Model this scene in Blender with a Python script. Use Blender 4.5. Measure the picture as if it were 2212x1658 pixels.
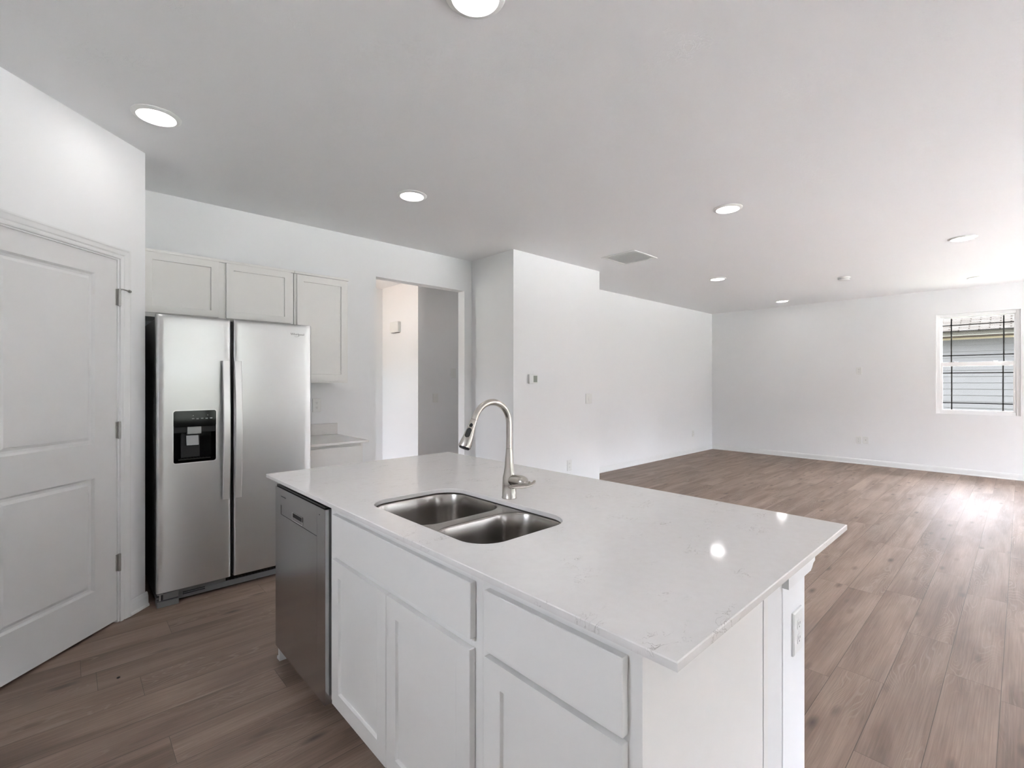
import bpy, bmesh, math, random
from mathutils import Vector, Matrix
random.seed(7)
SC = bpy.context.scene
COL = SC.collection
for o in list(bpy.data.objects): bpy.data.objects.remove(o)

# ------------------------------------------------------------------ camera
YAW = math.radians(46.93)
CAM_H = 1.357
cd = bpy.data.cameras.new('camera'); cam = bpy.data.objects.new('camera', cd); COL.objects.link(cam)
cd.sensor_width = 36.0; cd.lens = 36.0*1030.4/2212; cd.shift_y = -4.0/2212
cd.clip_start = 0.02; cd.clip_end = 200
cam.location = (0, 0, CAM_H); cam.rotation_euler = (math.pi/2, 0, YAW - math.pi/2)
SC.camera = cam

# ------------------------------------------------------------------ view / world
SC.view_settings.view_transform = 'Standard'; SC.view_settings.look = 'None'
SC.view_settings.gamma = 1.0; SC.view_settings.exposure = 3.0
SC.view_settings.use_curve_mapping = False
SKY = 4.5
LAMP = 2.9
w = bpy.data.worlds.new('world'); SC.world = w; w.use_nodes = True
nt = w.node_tree; nt.nodes.clear()
wo = nt.nodes.new('ShaderNodeOutputWorld'); bg = nt.nodes.new('ShaderNodeBackground')
tc = nt.nodes.new('ShaderNodeTexCoord'); sp = nt.nodes.new('ShaderNodeSeparateXYZ'); cr = nt.nodes.new('ShaderNodeValToRGB')
mr = nt.nodes.new('ShaderNodeMapRange'); mr.inputs[1].default_value = -0.3; mr.inputs[2].default_value = 0.7
nt.links.new(tc.outputs['Generated'], sp.inputs[0]); nt.links.new(sp.outputs[2], mr.inputs[0])
nt.links.new(mr.outputs[0], cr.inputs[0]); nt.links.new(cr.outputs[0], bg.inputs[0]); nt.links.new(bg.outputs[0], wo.inputs[0])
el = cr.color_ramp.elements
el[0].position = 0.0; el[0].color = (0.016, 0.018, 0.013, 1)
el[1].position = 1.0; el[1].color = (0.92, 0.97, 1.08, 1)
e = el.new(0.29); e.color = (0.02, 0.022, 0.018, 1)
e = el.new(0.36); e.color = (0.030, 0.032, 0.028, 1)
e = el.new(0.44); e.color = (0.06, 0.063, 0.058, 1)
e = el.new(0.50); e.color = (0.58, 0.62, 0.68, 1)
bg.inputs[1].default_value = SKY

sl = bpy.data.lights.new('sun', 'SUN'); sl.energy = 62.0; sl.angle = math.radians(2.0); sl.color = (0.98, 0.985, 0.995)
so = bpy.data.objects.new('sun', sl); COL.objects.link(so); so.rotation_euler = (math.radians(-38), 0, 0)   # high, from behind the house
CEIL = 2.743

def portal(name, loc, rot, sx, sy):
    l = bpy.data.lights.new(name, 'AREA'); l.shape = 'RECTANGLE'; l.size = sx; l.size_y = sy
    l.cycles.is_portal = True
    o = bpy.data.objects.new(name, l); o.location = loc; o.rotation_euler = rot; COL.objects.link(o)
YB = -4.8          # wall behind the camera
XW = 9.62          # wall with the window
XL = -1.2
YK = 4.32          # refrigerator wall
BACK_OPENINGS = [(0.9, 2.9, 0.03, 2.08), (4.3, 6.7, 0.65, 2.38), (7.0, 9.3, 0.65, 2.38)]
LW = (0.60, 1.42, 1.82, 2.40)
HW = (5.6, 6.3, 0.6, 2.2)
RW = (-3.4, -1.6, 0.85, 2.37)
portal('daylight_portal', (0.89, (HW[0]+HW[1])/2, (HW[2]+HW[3])/2), (math.pi/2, 0, -math.pi/2), HW[1]-HW[0], HW[3]-HW[2])
portal('daylight_portal', (XW + 0.17, (RW[0]+RW[1])/2, (RW[2]+RW[3])/2), (math.pi/2, 0, math.pi/2), RW[1]-RW[0], RW[3]-RW[2])
portal('daylight_portal', (XL - 0.11, (LW[0]+LW[1])/2, (LW[2]+LW[3])/2), (math.pi/2, 0, -math.pi/2), LW[1]-LW[0], LW[3]-LW[2])
for a, b, c, d in BACK_OPENINGS:
    portal('daylight_portal', ((a+b)/2, YB - 0.16, (c+d)/2), (math.pi/2, 0, 0), b-a, d-c)
portal('daylight_portal', (XW + 0.16, 0.4525, 1.627), (math.pi/2, 0, math.pi/2), 0.877, 1.486)

# ------------------------------------------------------------------ materials
def srgb(r, g, b):
    f = lambda c: c/12.92 if c <= 0.04045 else ((c+0.055)/1.055)**2.4
    return (f(r/255), f(g/255), f(b/255), 1)

def mat(name, col, rough=0.5, metal=0.0, spec=0.5, aniso=0.0, tangent=None, noise=0.0, nscale=20, bump=0.0, bscale=60, coat=0.0):
    m = bpy.data.materials.new(name); m.use_nodes = True
    n = m.node_tree.nodes; L = m.node_tree.links; p = n['Principled BSDF']
    p.inputs['Base Color'].default_value = col
    p.inputs['Roughness'].default_value = rough; p.inputs['Metallic'].default_value = metal
    p.inputs['Specular IOR Level'].default_value = spec
    p.inputs['Coat Weight'].default_value = coat
    t = n.new('ShaderNodeTexCoord')
    if aniso:
        p.inputs['Anisotropic'].default_value = aniso
        c = n.new('ShaderNodeCombineXYZ')
        for i in range(3): c.inputs[i].default_value = tangent[i]
        L.new(c.outputs[0], p.inputs['Tangent'])
    if noise:
        z = n.new('ShaderNodeTexNoise'); z.inputs['Scale'].default_value = nscale; z.inputs['Detail'].default_value = 4
        L.new(t.outputs['Object'], z.inputs['Vector'])
        mx = n.new('ShaderNodeMix'); mx.data_type = 'RGBA'
        mx.inputs[6].default_value = tuple(c*(1-noise) for c in col[:3]) + (1,)
        mx.inputs[7].default_value = tuple(min(1, c*(1+noise)) for c in col[:3]) + (1,)
        L.new(z.outputs[0], mx.inputs[0]); L.new(mx.outputs[2], p.inputs['Base Color'])
    if bump:
        z = n.new('ShaderNodeTexNoise'); z.inputs['Scale'].default_value = bscale; z.inputs['Detail'].default_value = 3
        L.new(t.outputs['Object'], z.inputs['Vector'])
        b = n.new('ShaderNodeBump'); b.inputs['Strength'].default_value = bump; b.inputs['Distance'].default_value = 0.002
        L.new(z.outputs[0], b.inputs['Height']); L.new(b.outputs[0], p.inputs['Normal'])
    return m

M = {}
M['wall'] = mat('wall_paint', srgb(242, 242, 243), 0.75, spec=0.25, bump=0.08, bscale=140)
M['trim'] = mat('trim_paint', srgb(236, 236, 236), 0.35, spec=0.4, noise=0.01)
M['door'] = mat('door_paint', srgb(230, 229, 229), 0.38, spec=0.4, noise=0.01)
M['cab'] = mat('cabinet_paint', srgb(238, 236, 233), 0.36, spec=0.42, noise=0.012)
M['steel'] = mat('stainless_steel', (0.64, 0.64, 0.64, 1), 0.34, 1.0, aniso=0.8, tangent=(0, -0.1, 1), noise=0.02, nscale=6)
M['dwsteel'] = mat('dark_stainless', (0.50, 0.50, 0.505, 1), 0.2, 1.0, aniso=0.6, tangent=(-0.1, 0, 1), noise=0.02, nscale=6)
M['sink'] = mat('sink_steel', (0.40, 0.375, 0.355, 1), 0.24, 1.0, aniso=0.6, tangent=(0.3, 0.2, 1), noise=0.05, nscale=30)
M['nickel'] = mat('brushed_nickel', (0.56, 0.53, 0.49, 1), 0.24, 1.0, noise=0.03, nscale=80)
M['handle'] = mat('handle_steel', (0.80, 0.80, 0.80, 1), 0.36, 0.9, noise=0.02)
M['hinge'] = mat('hinge_nickel', (0.42, 0.41, 0.39, 1), 0.35, 1.0, noise=0.05)
M['black'] = mat('black_plastic', (0.008, 0.008, 0.008, 1), 0.25, noise=0.2)
M['gloss'] = mat('gloss_black', (0.004, 0.004, 0.004, 1), 0.06, noise=0.2, spec=0.1)
M['rubber'] = mat('dark_rubber', (0.012, 0.012, 0.013, 1), 0.55, noise=0.1)
M['side'] = mat('fridge_side_charcoal', (0.11, 0.11, 0.112, 1), 0.42, noise=0.1, bump=0.3, bscale=300)
M['greyplastic'] = mat('grey_plastic', (0.17, 0.17, 0.175, 1), 0.45, noise=0.05)
M['silver'] = mat('silver_plastic', (0.34, 0.34, 0.34, 1), 0.35, 0.4, noise=0.05)
M['plate'] = mat('white_plastic', srgb(235, 235, 233), 0.35, noise=0.01)
M['slot'] = mat('slot_dark', (0.12, 0.12, 0.12, 1), 0.6, noise=0.1)
M['lcd'] = mat('lcd_screen', srgb(150, 155, 145), 0.25, noise=0.03)
M['vinyl'] = mat('window_vinyl', srgb(250, 250, 250), 0.4, noise=0.01)
M['muntin'] = mat('muntin_dark', srgb(52, 52, 50), 0.6, noise=0.05)
M['logo'] = mat('logo_grey', (0.06, 0.06, 0.06, 1), 0.4, noise=0.05)
M['icon'] = mat('icon_grey', (0.35, 0.35, 0.34, 1), 0.4, noise=0.05)
M['siding'] = mat('siding_paint', srgb(62, 61, 60), 0.8, spec=0.1, noise=0.03, nscale=3)
M['fascia'] = mat('fascia_tan', srgb(50, 48, 43), 0.8, spec=0.1, noise=0.03)
M['soffit'] = mat('soffit_tan', srgb(46, 40, 35), 0.8, spec=0.1, noise=0.05)
M['frieze'] = mat('frieze_cream', srgb(88, 80, 62), 0.7, noise=0.03)
M['grass'] = mat('lawn_grass', (0.030, 0.033, 0.024, 1), 0.9, noise=0.4, nscale=3)
M['crumb'] = mat('crumb_brown', (0.01, 0.006, 0.005, 1), 0.7, noise=0.2)

def emit_mat(name, col, strength):
    m = bpy.data.materials.new(name); m.use_nodes = True
    n = m.node_tree.nodes; n.remove(n['Principled BSDF'])
    e = n.new('ShaderNodeEmission'); e.inputs[0].default_value = col; e.inputs[1].default_value = strength
    m.node_tree.links.new(e.outputs[0], n['Material Output'].inputs[0]); return m
M['lamp'] = emit_mat('lamp_glow', (1.0, 0.98, 0.96, 1), LAMP)

def glass_mat():
    m = bpy.data.materials.new('window_glass'); m.use_nodes = True
    n = m.node_tree.nodes; L = m.node_tree.links; n.remove(n['Principled BSDF'])
    t = n.new('ShaderNodeBsdfTransparent'); t.inputs[0].default_value = (0.96, 0.965, 0.97, 1)
    g = n.new('ShaderNodeBsdfGlossy'); g.inputs['Roughness'].default_value = 0.02
    lw = n.new('ShaderNodeLayerWeight'); lw.inputs[0].default_value = 0.12
    mx = n.new('ShaderNodeMixShader')
    L.new(lw.outputs['Fresnel'], mx.inputs[0]); L.new(t.outputs[0], mx.inputs[1]); L.new(g.outputs[0], mx.inputs[2])
    L.new(mx.outputs[0], n['Material Output'].inputs[0]); return m
M['glass'] = glass_mat()

def N(nt, typ, **kw):
    n = nt.nodes.new(typ)
    for k, v in kw.items():
        if k.startswith('i_'): n.inputs[int(k[2:])].default_value = v
        else: setattr(n, k, v)
    return n

def ceiling_mat():
    m = bpy.data.materials.new('ceiling_stomp_texture'); m.use_nodes = True; nt = m.node_tree; L = nt.links
    p = nt.nodes['Principled BSDF']; p.inputs['Base Color'].default_value = srgb(244, 244, 245); p.inputs['Roughness'].default_value = 0.85
    p.inputs['Specular IOR Level'].default_value = 0.2
    t = N(nt, 'ShaderNodeTexCoord')
    big = N(nt, 'ShaderNodeTexNoise'); big.inputs['Scale'].default_value = 3.5; big.inputs['Detail'].default_value = 2
    L.new(t.outputs['Object'], big.inputs['Vector'])
    st = N(nt, 'ShaderNodeTexNoise'); st.inputs['Scale'].default_value = 14; st.inputs['Detail'].default_value = 4; st.inputs['Distortion'].default_value = 2.5
    L.new(t.outputs['Object'], st.inputs['Vector'])
    a = N(nt, 'ShaderNodeMath', operation='SUBTRACT', i_1=0.5); L.new(st.outputs[0], a.inputs[0])
    ab = N(nt, 'ShaderNodeMath', operation='ABSOLUTE'); L.new(a.outputs[0], ab.inputs[0])
    rg = N(nt, 'ShaderNodeMapRange'); rg.inputs[1].default_value = 0.0; rg.inputs[2].default_value = 0.03; rg.inputs[3].default_value = 1; rg.inputs[4].default_value = 0
    L.new(ab.outputs[0], rg.inputs[0])
    mk = N(nt, 'ShaderNodeMapRange'); mk.inputs[1].default_value = 0.5; mk.inputs[2].default_value = 0.65
    L.new(big.outputs[0], mk.inputs[0])
    mu = N(nt, 'ShaderNodeMath', operation='MULTIPLY'); L.new(rg.outputs[0], mu.inputs[0]); L.new(mk.outputs[0], mu.inputs[1])
    b = N(nt, 'ShaderNodeBump'); b.inputs['Strength'].default_value = 0.4; b.inputs['Distance'].default_value = 0.004
    L.new(mu.outputs[0], b.inputs['Height']); L.new(b.outputs[0], p.inputs['Normal'])
    return m
M['ceiling'] = ceiling_mat()

def quartz_mat():
    m = bpy.data.materials.new('white_quartz'); m.use_nodes = True; nt = m.node_tree; L = nt.links
    p = nt.nodes['Principled BSDF']; p.inputs['Roughness'].default_value = 0.075; p.inputs['Specular IOR Level'].default_value = 0.5
    t = N(nt, 'ShaderNodeTexCoord'); mp = N(nt, 'ShaderNodeMapping'); mp.inputs['Rotation'].default_value = (0, 0, 0.7); mp.inputs['Scale'].default_value = (1, 1.8, 1)
    L.new(t.outputs['Object'], mp.inputs[0])
    big = N(nt, 'ShaderNodeTexNoise'); big.inputs['Scale'].default_value = 7; big.inputs['Detail'].default_value = 3
    L.new(mp.outputs[0], big.inputs['Vector'])
    v = N(nt, 'ShaderNodeTexNoise'); v.inputs['Scale'].default_value = 20; v.inputs['Detail'].default_value = 6; v.inputs['Distortion'].default_value = 1.2
    L.new(mp.outputs[0], v.inputs['Vector'])
    a = N(nt, 'ShaderNodeMath', operation='SUBTRACT', i_1=0.5); L.new(v.outputs[0], a.inputs[0])
    ab = N(nt, 'ShaderNodeMath', operation='ABSOLUTE'); L.new(a.outputs[0], ab.inputs[0])
    rg = N(nt, 'ShaderNodeMapRange'); rg.inputs[1].default_value = 0.0; rg.inputs[2].default_value = 0.014; rg.inputs[3].default_value = 1; rg.inputs[4].default_value = 0
    L.new(ab.outputs[0], rg.inputs[0])
    mk = N(nt, 'ShaderNodeMapRange'); mk.inputs[1].default_value = 0.56; mk.inputs[2].default_value = 0.68
    L.new(big.outputs[0], mk.inputs[0])
    mu = N(nt, 'ShaderNodeMath', operation='MULTIPLY'); L.new(rg.outputs[0], mu.inputs[0]); L.new(mk.outputs[0], mu.inputs[1])
    fine = N(nt, 'ShaderNodeTexNoise'); fine.inputs['Scale'].default_value = 45; fine.inputs['Detail'].default_value = 5
    L.new(t.outputs['Object'], fine.inputs['Vector'])
    c0 = N(nt, 'ShaderNodeMix', data_type='RGBA'); c0.inputs[6].default_value = srgb(226, 222, 219); c0.inputs[7].default_value = srgb(234, 231, 229)
    L.new(fine.outputs[0], c0.inputs[0])
    c1 = N(nt, 'ShaderNodeMix', data_type='RGBA'); c1.inputs[7].default_value = srgb(140, 132, 126)
    s = N(nt, 'ShaderNodeMath', operation='MULTIPLY', i_1=0.75); L.new(mu.outputs[0], s.inputs[0])
    L.new(s.outputs[0], c1.inputs[0]); L.new(c0.outputs[2], c1.inputs[6]); L.new(c1.outputs[2], p.inputs['Base Color'])
    return m
M['quartz'] = quartz_mat()

PW = 0.181   # plank width
def floor_mat():
    m = bpy.data.materials.new('vinyl_oak_planks'); m.use_nodes = True; nt = m.node_tree; L = nt.links
    p = nt.nodes['Principled BSDF']
    uv = N(nt, 'ShaderNodeUVMap', uv_map='plank'); at = N(nt, 'ShaderNodeAttribute', attribute_name='plank_rand')
    su = N(nt, 'ShaderNodeSeparateXYZ'); L.new(uv.outputs[0], su.inputs[0])
    sc = N(nt, 'ShaderNodeSeparateColor'); L.new(at.outputs['Color'], sc.inputs[0])
    def off(sx, sy, k):
        a = N(nt, 'ShaderNodeMath', operation='MULTIPLY', i_1=sx); L.new(su.outputs[0], a.inputs[0])
        b = N(nt, 'ShaderNodeMath', operation='MULTIPLY', i_1=sy); L.new(su.outputs[1], b.inputs[0])
        r = N(nt, 'ShaderNodeMath', operation='MULTIPLY', i_1=k); L.new(sc.outputs[0], r.inputs[0])
        r2 = N(nt, 'ShaderNodeMath', operation='MULTIPLY', i_1=k); L.new(sc.outputs[1], r2.inputs[0])
        x = N(nt, 'ShaderNodeMath', operation='ADD'); L.new(a.outputs[0], x.inputs[0]); L.new(r2.outputs[0], x.inputs[1])
        c = N(nt, 'ShaderNodeCombineXYZ'); L.new(x.outputs[0], c.inputs[0]); L.new(b.outputs[0], c.inputs[1]); L.new(r.outputs[0], c.inputs[2])
        return c
    def noise(vec, scale, detail=2, dist=0.0, rough=0.5):
        n = N(nt, 'ShaderNodeTexNoise'); n.inputs['Scale'].default_value = scale; n.inputs['Detail'].default_value = detail
        n.inputs['Distortion'].default_value = dist; n.inputs['Roughness'].default_value = rough
        L.new(vec.outputs[0], n.inputs['Vector']); return n
    # cathedral rings: contour lines of a slow stretched noise
    slow = noise(off(1.2, 8.0, 37.0), 1.0, 1.5, 0.25)
    k = N(nt, 'ShaderNodeMath', operation='MULTIPLY', i_1=200.0); L.new(slow.outputs[0], k.inputs[0])
    sn = N(nt, 'ShaderNodeMath', operation='SINE'); L.new(k.outputs[0], sn.inputs[0])
    ring = N(nt, 'ShaderNodeMapRange'); ring.inputs[1].default_value = 0.5; ring.inputs[2].default_value = 1.0; L.new(sn.outputs[0], ring.inputs[0])
    msk = noise(off(1.4, 5.0, 61.0), 1.0, 1)
    mk = N(nt, 'ShaderNodeMapRange'); mk.inputs[1].default_value = 0.44; mk.inputs[2].default_value = 0.62; L.new(msk.outputs[0], mk.inputs[0])
    rm = N(nt, 'ShaderNodeMath', operation='MULTIPLY'); L.new(ring.outputs[0], rm.inputs[0]); L.new(mk.outputs[0], rm.inputs[1])
    # fine straight grain
    fine = noise(off(4.0, 190.0, 23.0), 1.0, 4, 0.2, 0.6)
    broad = noise(off(1.1, 9.0, 91.0), 1.0, 3, 0.6)
    # knots / mineral streaks
    kn = N(nt, 'ShaderNodeTexVoronoi', feature='F1'); kn.inputs['Scale'].default_value = 1.0; kn.inputs['Randomness'].default_value = 1.0
    L.new(off(2.6, 8.0, 53.0).outputs[0], kn.inputs['Vector'])
    km = N(nt, 'ShaderNodeMapRange'); km.inputs[1].default_value = 0.02; km.inputs[2].default_value = 0.19; km.inputs[3].default_value = 1; km.inputs[4].default_value = 0
    L.new(kn.outputs['Distance'], km.inputs[0])
    # colour
    ramp = N(nt, 'ShaderNodeValToRGB'); r = ramp.color_ramp.elements
    r[0].position = 0.34; r[0].color = srgb(116, 96, 84); r[1].position = 0.67; r[1].color = srgb(150, 129, 116)
    L.new(broad.outputs[0], ramp.inputs[0])
    tone = N(nt, 'ShaderNodeMapRange'); tone.inputs[3].default_value = 0.91; tone.inputs[4].default_value = 1.07; L.new(sc.outputs[2], tone.inputs[0])
    hs = N(nt, 'ShaderNodeHueSaturation'); L.new(ramp.outputs[0], hs.inputs['Color']); L.new(tone.outputs[0], hs.inputs['Value'])
    hs.inputs['Saturation'].default_value = 1.05
    g = N(nt, 'ShaderNodeMapRange'); g.inputs[1].default_value = 0.3; g.inputs[2].default_value = 0.7; g.inputs[3].default_value = 0.80; g.inputs[4].default_value = 1.13
    L.new(fine.outputs[0], g.inputs[0])
    hv = N(nt, 'ShaderNodeHueSaturation'); L.new(hs.outputs[0], hv.inputs['Color']); L.new(g.outputs[0], hv.inputs['Value'])
    mr1 = N(nt, 'ShaderNodeMix', data_type='RGBA'); mr1.inputs[7].default_value = srgb(172, 155, 142)  # grain rings, lightened in colour for the sheen of the embossing
    f1 = N(nt, 'ShaderNodeMath', operation='MULTIPLY', i_1=0.30); L.new(rm.outputs[0], f1.inputs[0])
    L.new(f1.outputs[0], mr1.inputs[0]); L.new(hv.outputs[0], mr1.inputs[6])
    mk1 = N(nt, 'ShaderNodeMix', data_type='RGBA'); mk1.inputs[7].default_value = srgb(70, 55, 50)
    f2 = N(nt, 'ShaderNodeMath', operation='MULTIPLY', i_1=0.85); L.new(km.outputs[0], f2.inputs[0])
    L.new(f2.outputs[0], mk1.inputs[0]); L.new(mr1.outputs[2], mk1.inputs[6])
    # seams
    def lt(src, v): 
        a = N(nt, 'ShaderNodeMath', operation='LESS_THAN', i_1=v); L.new(src, a.inputs[0]); return a
    s1 = lt(su.outputs[1], 0.0022); s2 = lt(su.outputs[0], 0.0016)
    mx = N(nt, 'ShaderNodeMath', operation='MAXIMUM'); L.new(s1.outputs[0], mx.inputs[0]); L.new(s2.outputs[0], mx.inputs[1])
    f3 = N(nt, 'ShaderNodeMath', operation='MULTIPLY', i_1=0.75); L.new(mx.outputs[0], f3.inputs[0])
    ms = N(nt, 'ShaderNodeMix', data_type='RGBA'); ms.inputs[7].default_value = srgb(58, 47, 42)
    L.new(f3.outputs[0], ms.inputs[0]); L.new(mk1.outputs[2], ms.inputs[6]); L.new(ms.outputs[2], p.inputs['Base Color'])
    p.inputs['Roughness'].default_value = 0.50; p.inputs['Specular IOR Level'].default_value = 0.5
    h = N(nt, 'ShaderNodeMath', operation='SUBTRACT'); L.new(rm.outputs[0], h.inputs[0]); L.new(mx.outputs[0], h.inputs[1])
    h2 = N(nt, 'ShaderNodeMath', operation='ADD'); L.new(h.outputs[0], h2.inputs[0]); L.new(fine.outputs[0], h2.inputs[1])
    b = N(nt, 'ShaderNodeBump'); b.inputs['Strength'].default_value = 0.22; b.inputs['Distance'].default_value = 0.0015
    L.new(h2.outputs[0], b.inputs['Height']); L.new(b.outputs[0], p.inputs['Normal'])
    return m
M['floor'] = floor_mat()

def shingle_mat():
    m = bpy.data.materials.new('roof_shingles'); m.use_nodes = True; nt = m.node_tree; L = nt.links
    p = nt.nodes['Principled BSDF']; p.inputs['Specular IOR Level'].default_value = 0.0; p.inputs['Roughness'].default_value = 0.9
    t = N(nt, 'ShaderNodeTexCoord'); mp = N(nt, 'ShaderNodeMapping'); mp.inputs['Rotation'].default_value = (0, 0, math.pi/2)
    L.new(t.outputs['Object'], mp.inputs[0])
    br = N(nt, 'ShaderNodeTexBrick'); br.inputs['Color1'].default_value = srgb(27, 26, 25); br.inputs['Color2'].default_value = srgb(20, 19, 18); br.inputs['Mortar'].default_value = srgb(11, 10, 9)
    br.inputs['Scale'].default_value = 1.0; br.inputs['Brick Width'].default_value = 0.30; br.inputs['Row Height'].default_value = 0.075; br.inputs['Mortar Size'].default_value = 0.012
    L.new(mp.outputs[0], br.inputs['Vector']); L.new(br.outputs[0], p.inputs['Base Color']); return m
M['shingle'] = shingle_mat()

# ------------------------------------------------------------------ mesh helpers
class MB:
    def __init__(s): s.bm = bmesh.new()
    def quad(s, *pts):
        vs = [s.bm.verts.new(p) for p in pts]; return s.bm.faces.new(vs)
    def box(s, x0, x1, y0, y1, z0, z1):
        v = [s.bm.verts.new(p) for p in ((x0,y0,z0),(x1,y0,z0),(x1,y1,z0),(x0,y1,z0),(x0,y0,z1),(x1,y0,z1),(x1,y1,z1),(x0,y1,z1))]
        for f in ((0,3,2,1),(4,5,6,7),(0,1,5,4),(1,2,6,5),(2,3,7,6),(3,0,4,7)): s.bm.faces.new([v[i] for i in f])
        return s
    def prism(s, poly, z0, z1):
        a = [s.bm.verts.new((x,y,z0)) for x,y in poly]; b = [s.bm.verts.new((x,y,z1)) for x,y in poly]
        s.bm.faces.new(a[::-1]); s.bm.faces.new(b); n = len(poly)
        for i in range(n): s.bm.faces.new((a[i], a[(i+1)%n], b[(i+1)%n], b[i]))
        return s
    def extrude_profile(s, prof, axis, a0, a1):
        """prof: list of 2-D points; axis 'x' -> (y,z) profile, 'y' -> (x,z) profile"""
        mk = (lambda p, a: (a, p[0], p[1])) if axis == 'x' else (lambda p, a: (p[0], a, p[1]))
        A = [s.bm.verts.new(mk(p, a0)) for p in prof]; B = [s.bm.verts.new(mk(p, a1)) for p in prof]; n = len(prof)
        s.bm.faces.new(A); s.bm.faces.new(B[::-1])
        for i in range(n): s.bm.faces.new((A[i], B[i], B[(i+1)%n], A[(i+1)%n]))
        return s
    def loops(s, rings, cap0=True, cap1=True, closed=True):
        R = [[s.bm.verts.new(p) for p in r] for r in rings]; n = len(R[0])
        for a, b in zip(R[:-1], R[1:]):
            for i in range(n if closed else n-1):
                s.bm.faces.new((a[i], a[(i+1)%n], b[(i+1)%n], b[i]))
        if cap0: s.bm.faces.new(R[0][::-1])
        if cap1: s.bm.faces.new(R[-1])
        return s
    def lathe(s, prof, c, n=32, cap0=True, cap1=True):
        return s.loops([[(c[0]+r*math.cos(2*math.pi*i/n), c[1]+r*math.sin(2*math.pi*i/n), c[2]+z) for i in range(n)] for r, z in prof], cap0, cap1)
    def tube(s, path, rad, n=20, flat=None):
        path = [Vector(p) for p in path]; rings = []
        if not isinstance(rad, (list, tuple)): rad = [rad]*len(path)
        up = None
        for i, p in enumerate(path):
            t = (path[min(i+1, len(path)-1)] - path[max(i-1, 0)]).normalized()
            if up is None:
                up = Vector((0,0,1)) if abs(t.z) < 0.9 else Vector((0,1,0))
            side = t.cross(up).normalized(); up = side.cross(t).normalized()
            r = rad[i]; ru = r*(flat if flat else 1)
            rings.append([tuple(p + side*r*math.cos(2*math.pi*k/n) + up*ru*math.sin(2*math.pi*k/n)) for k in range(n)])
        return s.loops(rings)
    def panel(s, W, H, T, panels, prof, y0=0.0, x0=0.0, z0=0.0, floor=True):
        """slab facing -Y with moulded panels in one column; prof = (inset, depth) list"""
        px0, px1 = (panels[0][0], panels[0][2]) if panels else (0, 0)
        q = lambda a, b, c, d, y: s.quad((x0+a, y, z0+b), (x0+c, y, z0+b), (x0+c, y, z0+d), (x0+a, y, z0+d))
        if not panels: q(0, 0, W, H, y0)
        else:
            q(0, 0, px0, H, y0); q(px1, 0, W, H, y0)
            zs = [0] + [z for p in panels for z in (p[1], p[3])] + [H]
            for i in range(0, len(zs), 2): q(px0, zs[i], px1, zs[i+1], y0)
            for a, b, c, d in panels:
                rings = [(a, b, c, d, y0)] + [(a+i, b+i, c-i, d-i, y0+dp) for i, dp in prof]
                for r0, r1 in zip(rings[:-1], rings[1:]):
                    P = lambda r: [(x0+r[0], r[4], z0+r[1]), (x0+r[2], r[4], z0+r[1]), (x0+r[2], r[4], z0+r[3]), (x0+r[0], r[4], z0+r[3])]
                    p, o = P(r0), P(r1)
                    for k in range(4): s.quad(p[k], p[(k+1)%4], o[(k+1)%4], o[k])
                r = rings[-1]
                if floor: q(r[0], r[1], r[2], r[3], r[4])
        y1 = y0+T; X1 = x0+W; Z1 = z0+H
        s.quad((x0,y1,z0),(x0,y1,Z1),(X1,y1,Z1),(X1,y1,z0))
        s.quad((x0,y0,z0),(x0,y0,Z1),(x0,y1,Z1),(x0,y1,z0)); s.quad((X1,y0,z0),(X1,y1,z0),(X1,y1,Z1),(X1,y0,Z1))
        s.quad((x0,y0,z0),(x0,y1,z0),(X1,y1,z0),(X1,y0,z0)); s.quad((x0,y0,Z1),(X1,y0,Z1),(X1,y1,Z1),(x0,y1,Z1))
        bmesh.ops.remove_doubles(s.bm, verts=s.bm.verts, dist=1e-6)
        return s
    def build(s, name, m, parent=None, bevel=0.0, smooth=None, seg=2):
        bmesh.ops.recalc_face_normals(s.bm, faces=s.bm.faces)
        me = bpy.data.meshes.new(name); s.bm.to_mesh(me); s.bm.free()
        me.materials.append(m)
        if smooth is not None:
            for p in me.polygons: p.use_smooth = True
            me.set_sharp_from_angle(angle=math.radians(smooth))
        o = bpy.data.objects.new(name, me); COL.objects.link(o)
        if parent: o.parent = parent
        if bevel:
            b = o.modifiers.new('edge', 'BEVEL'); b.width = bevel; b.segments = seg; b.limit_method = 'ANGLE'; b.angle_limit = math.radians(40)
            b.harden_normals = False
        return o

def tag(o, label=None, cat=None, group=None, kind=None):
    if label: o['label'] = label
    if cat: o['category'] = cat
    if group: o['group'] = group
    if kind: o['kind'] = kind
    return o
def thing(name, label, cat, loc, rz=0.0, group=None, kind=None):
    o = bpy.data.objects.new(name, None); o.empty_display_size = 0.1; COL.objects.link(o)
    o.location = loc; o.rotation_euler = (0, 0, rz)
    return tag(o, label, cat, group, kind)
def struct(o, label=None, cat=None): 
    o['kind'] = 'structure'
    if label: o['label'] = label
    if cat: o['category'] = cat
    return o
def copy_tree(o, parent=None):
    c = o.copy(); COL.objects.link(c)
    if parent: c.parent = parent
    for ch in [k for k in bpy.data.objects if k.parent == o]: copy_tree(ch, c)
    return c

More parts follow.
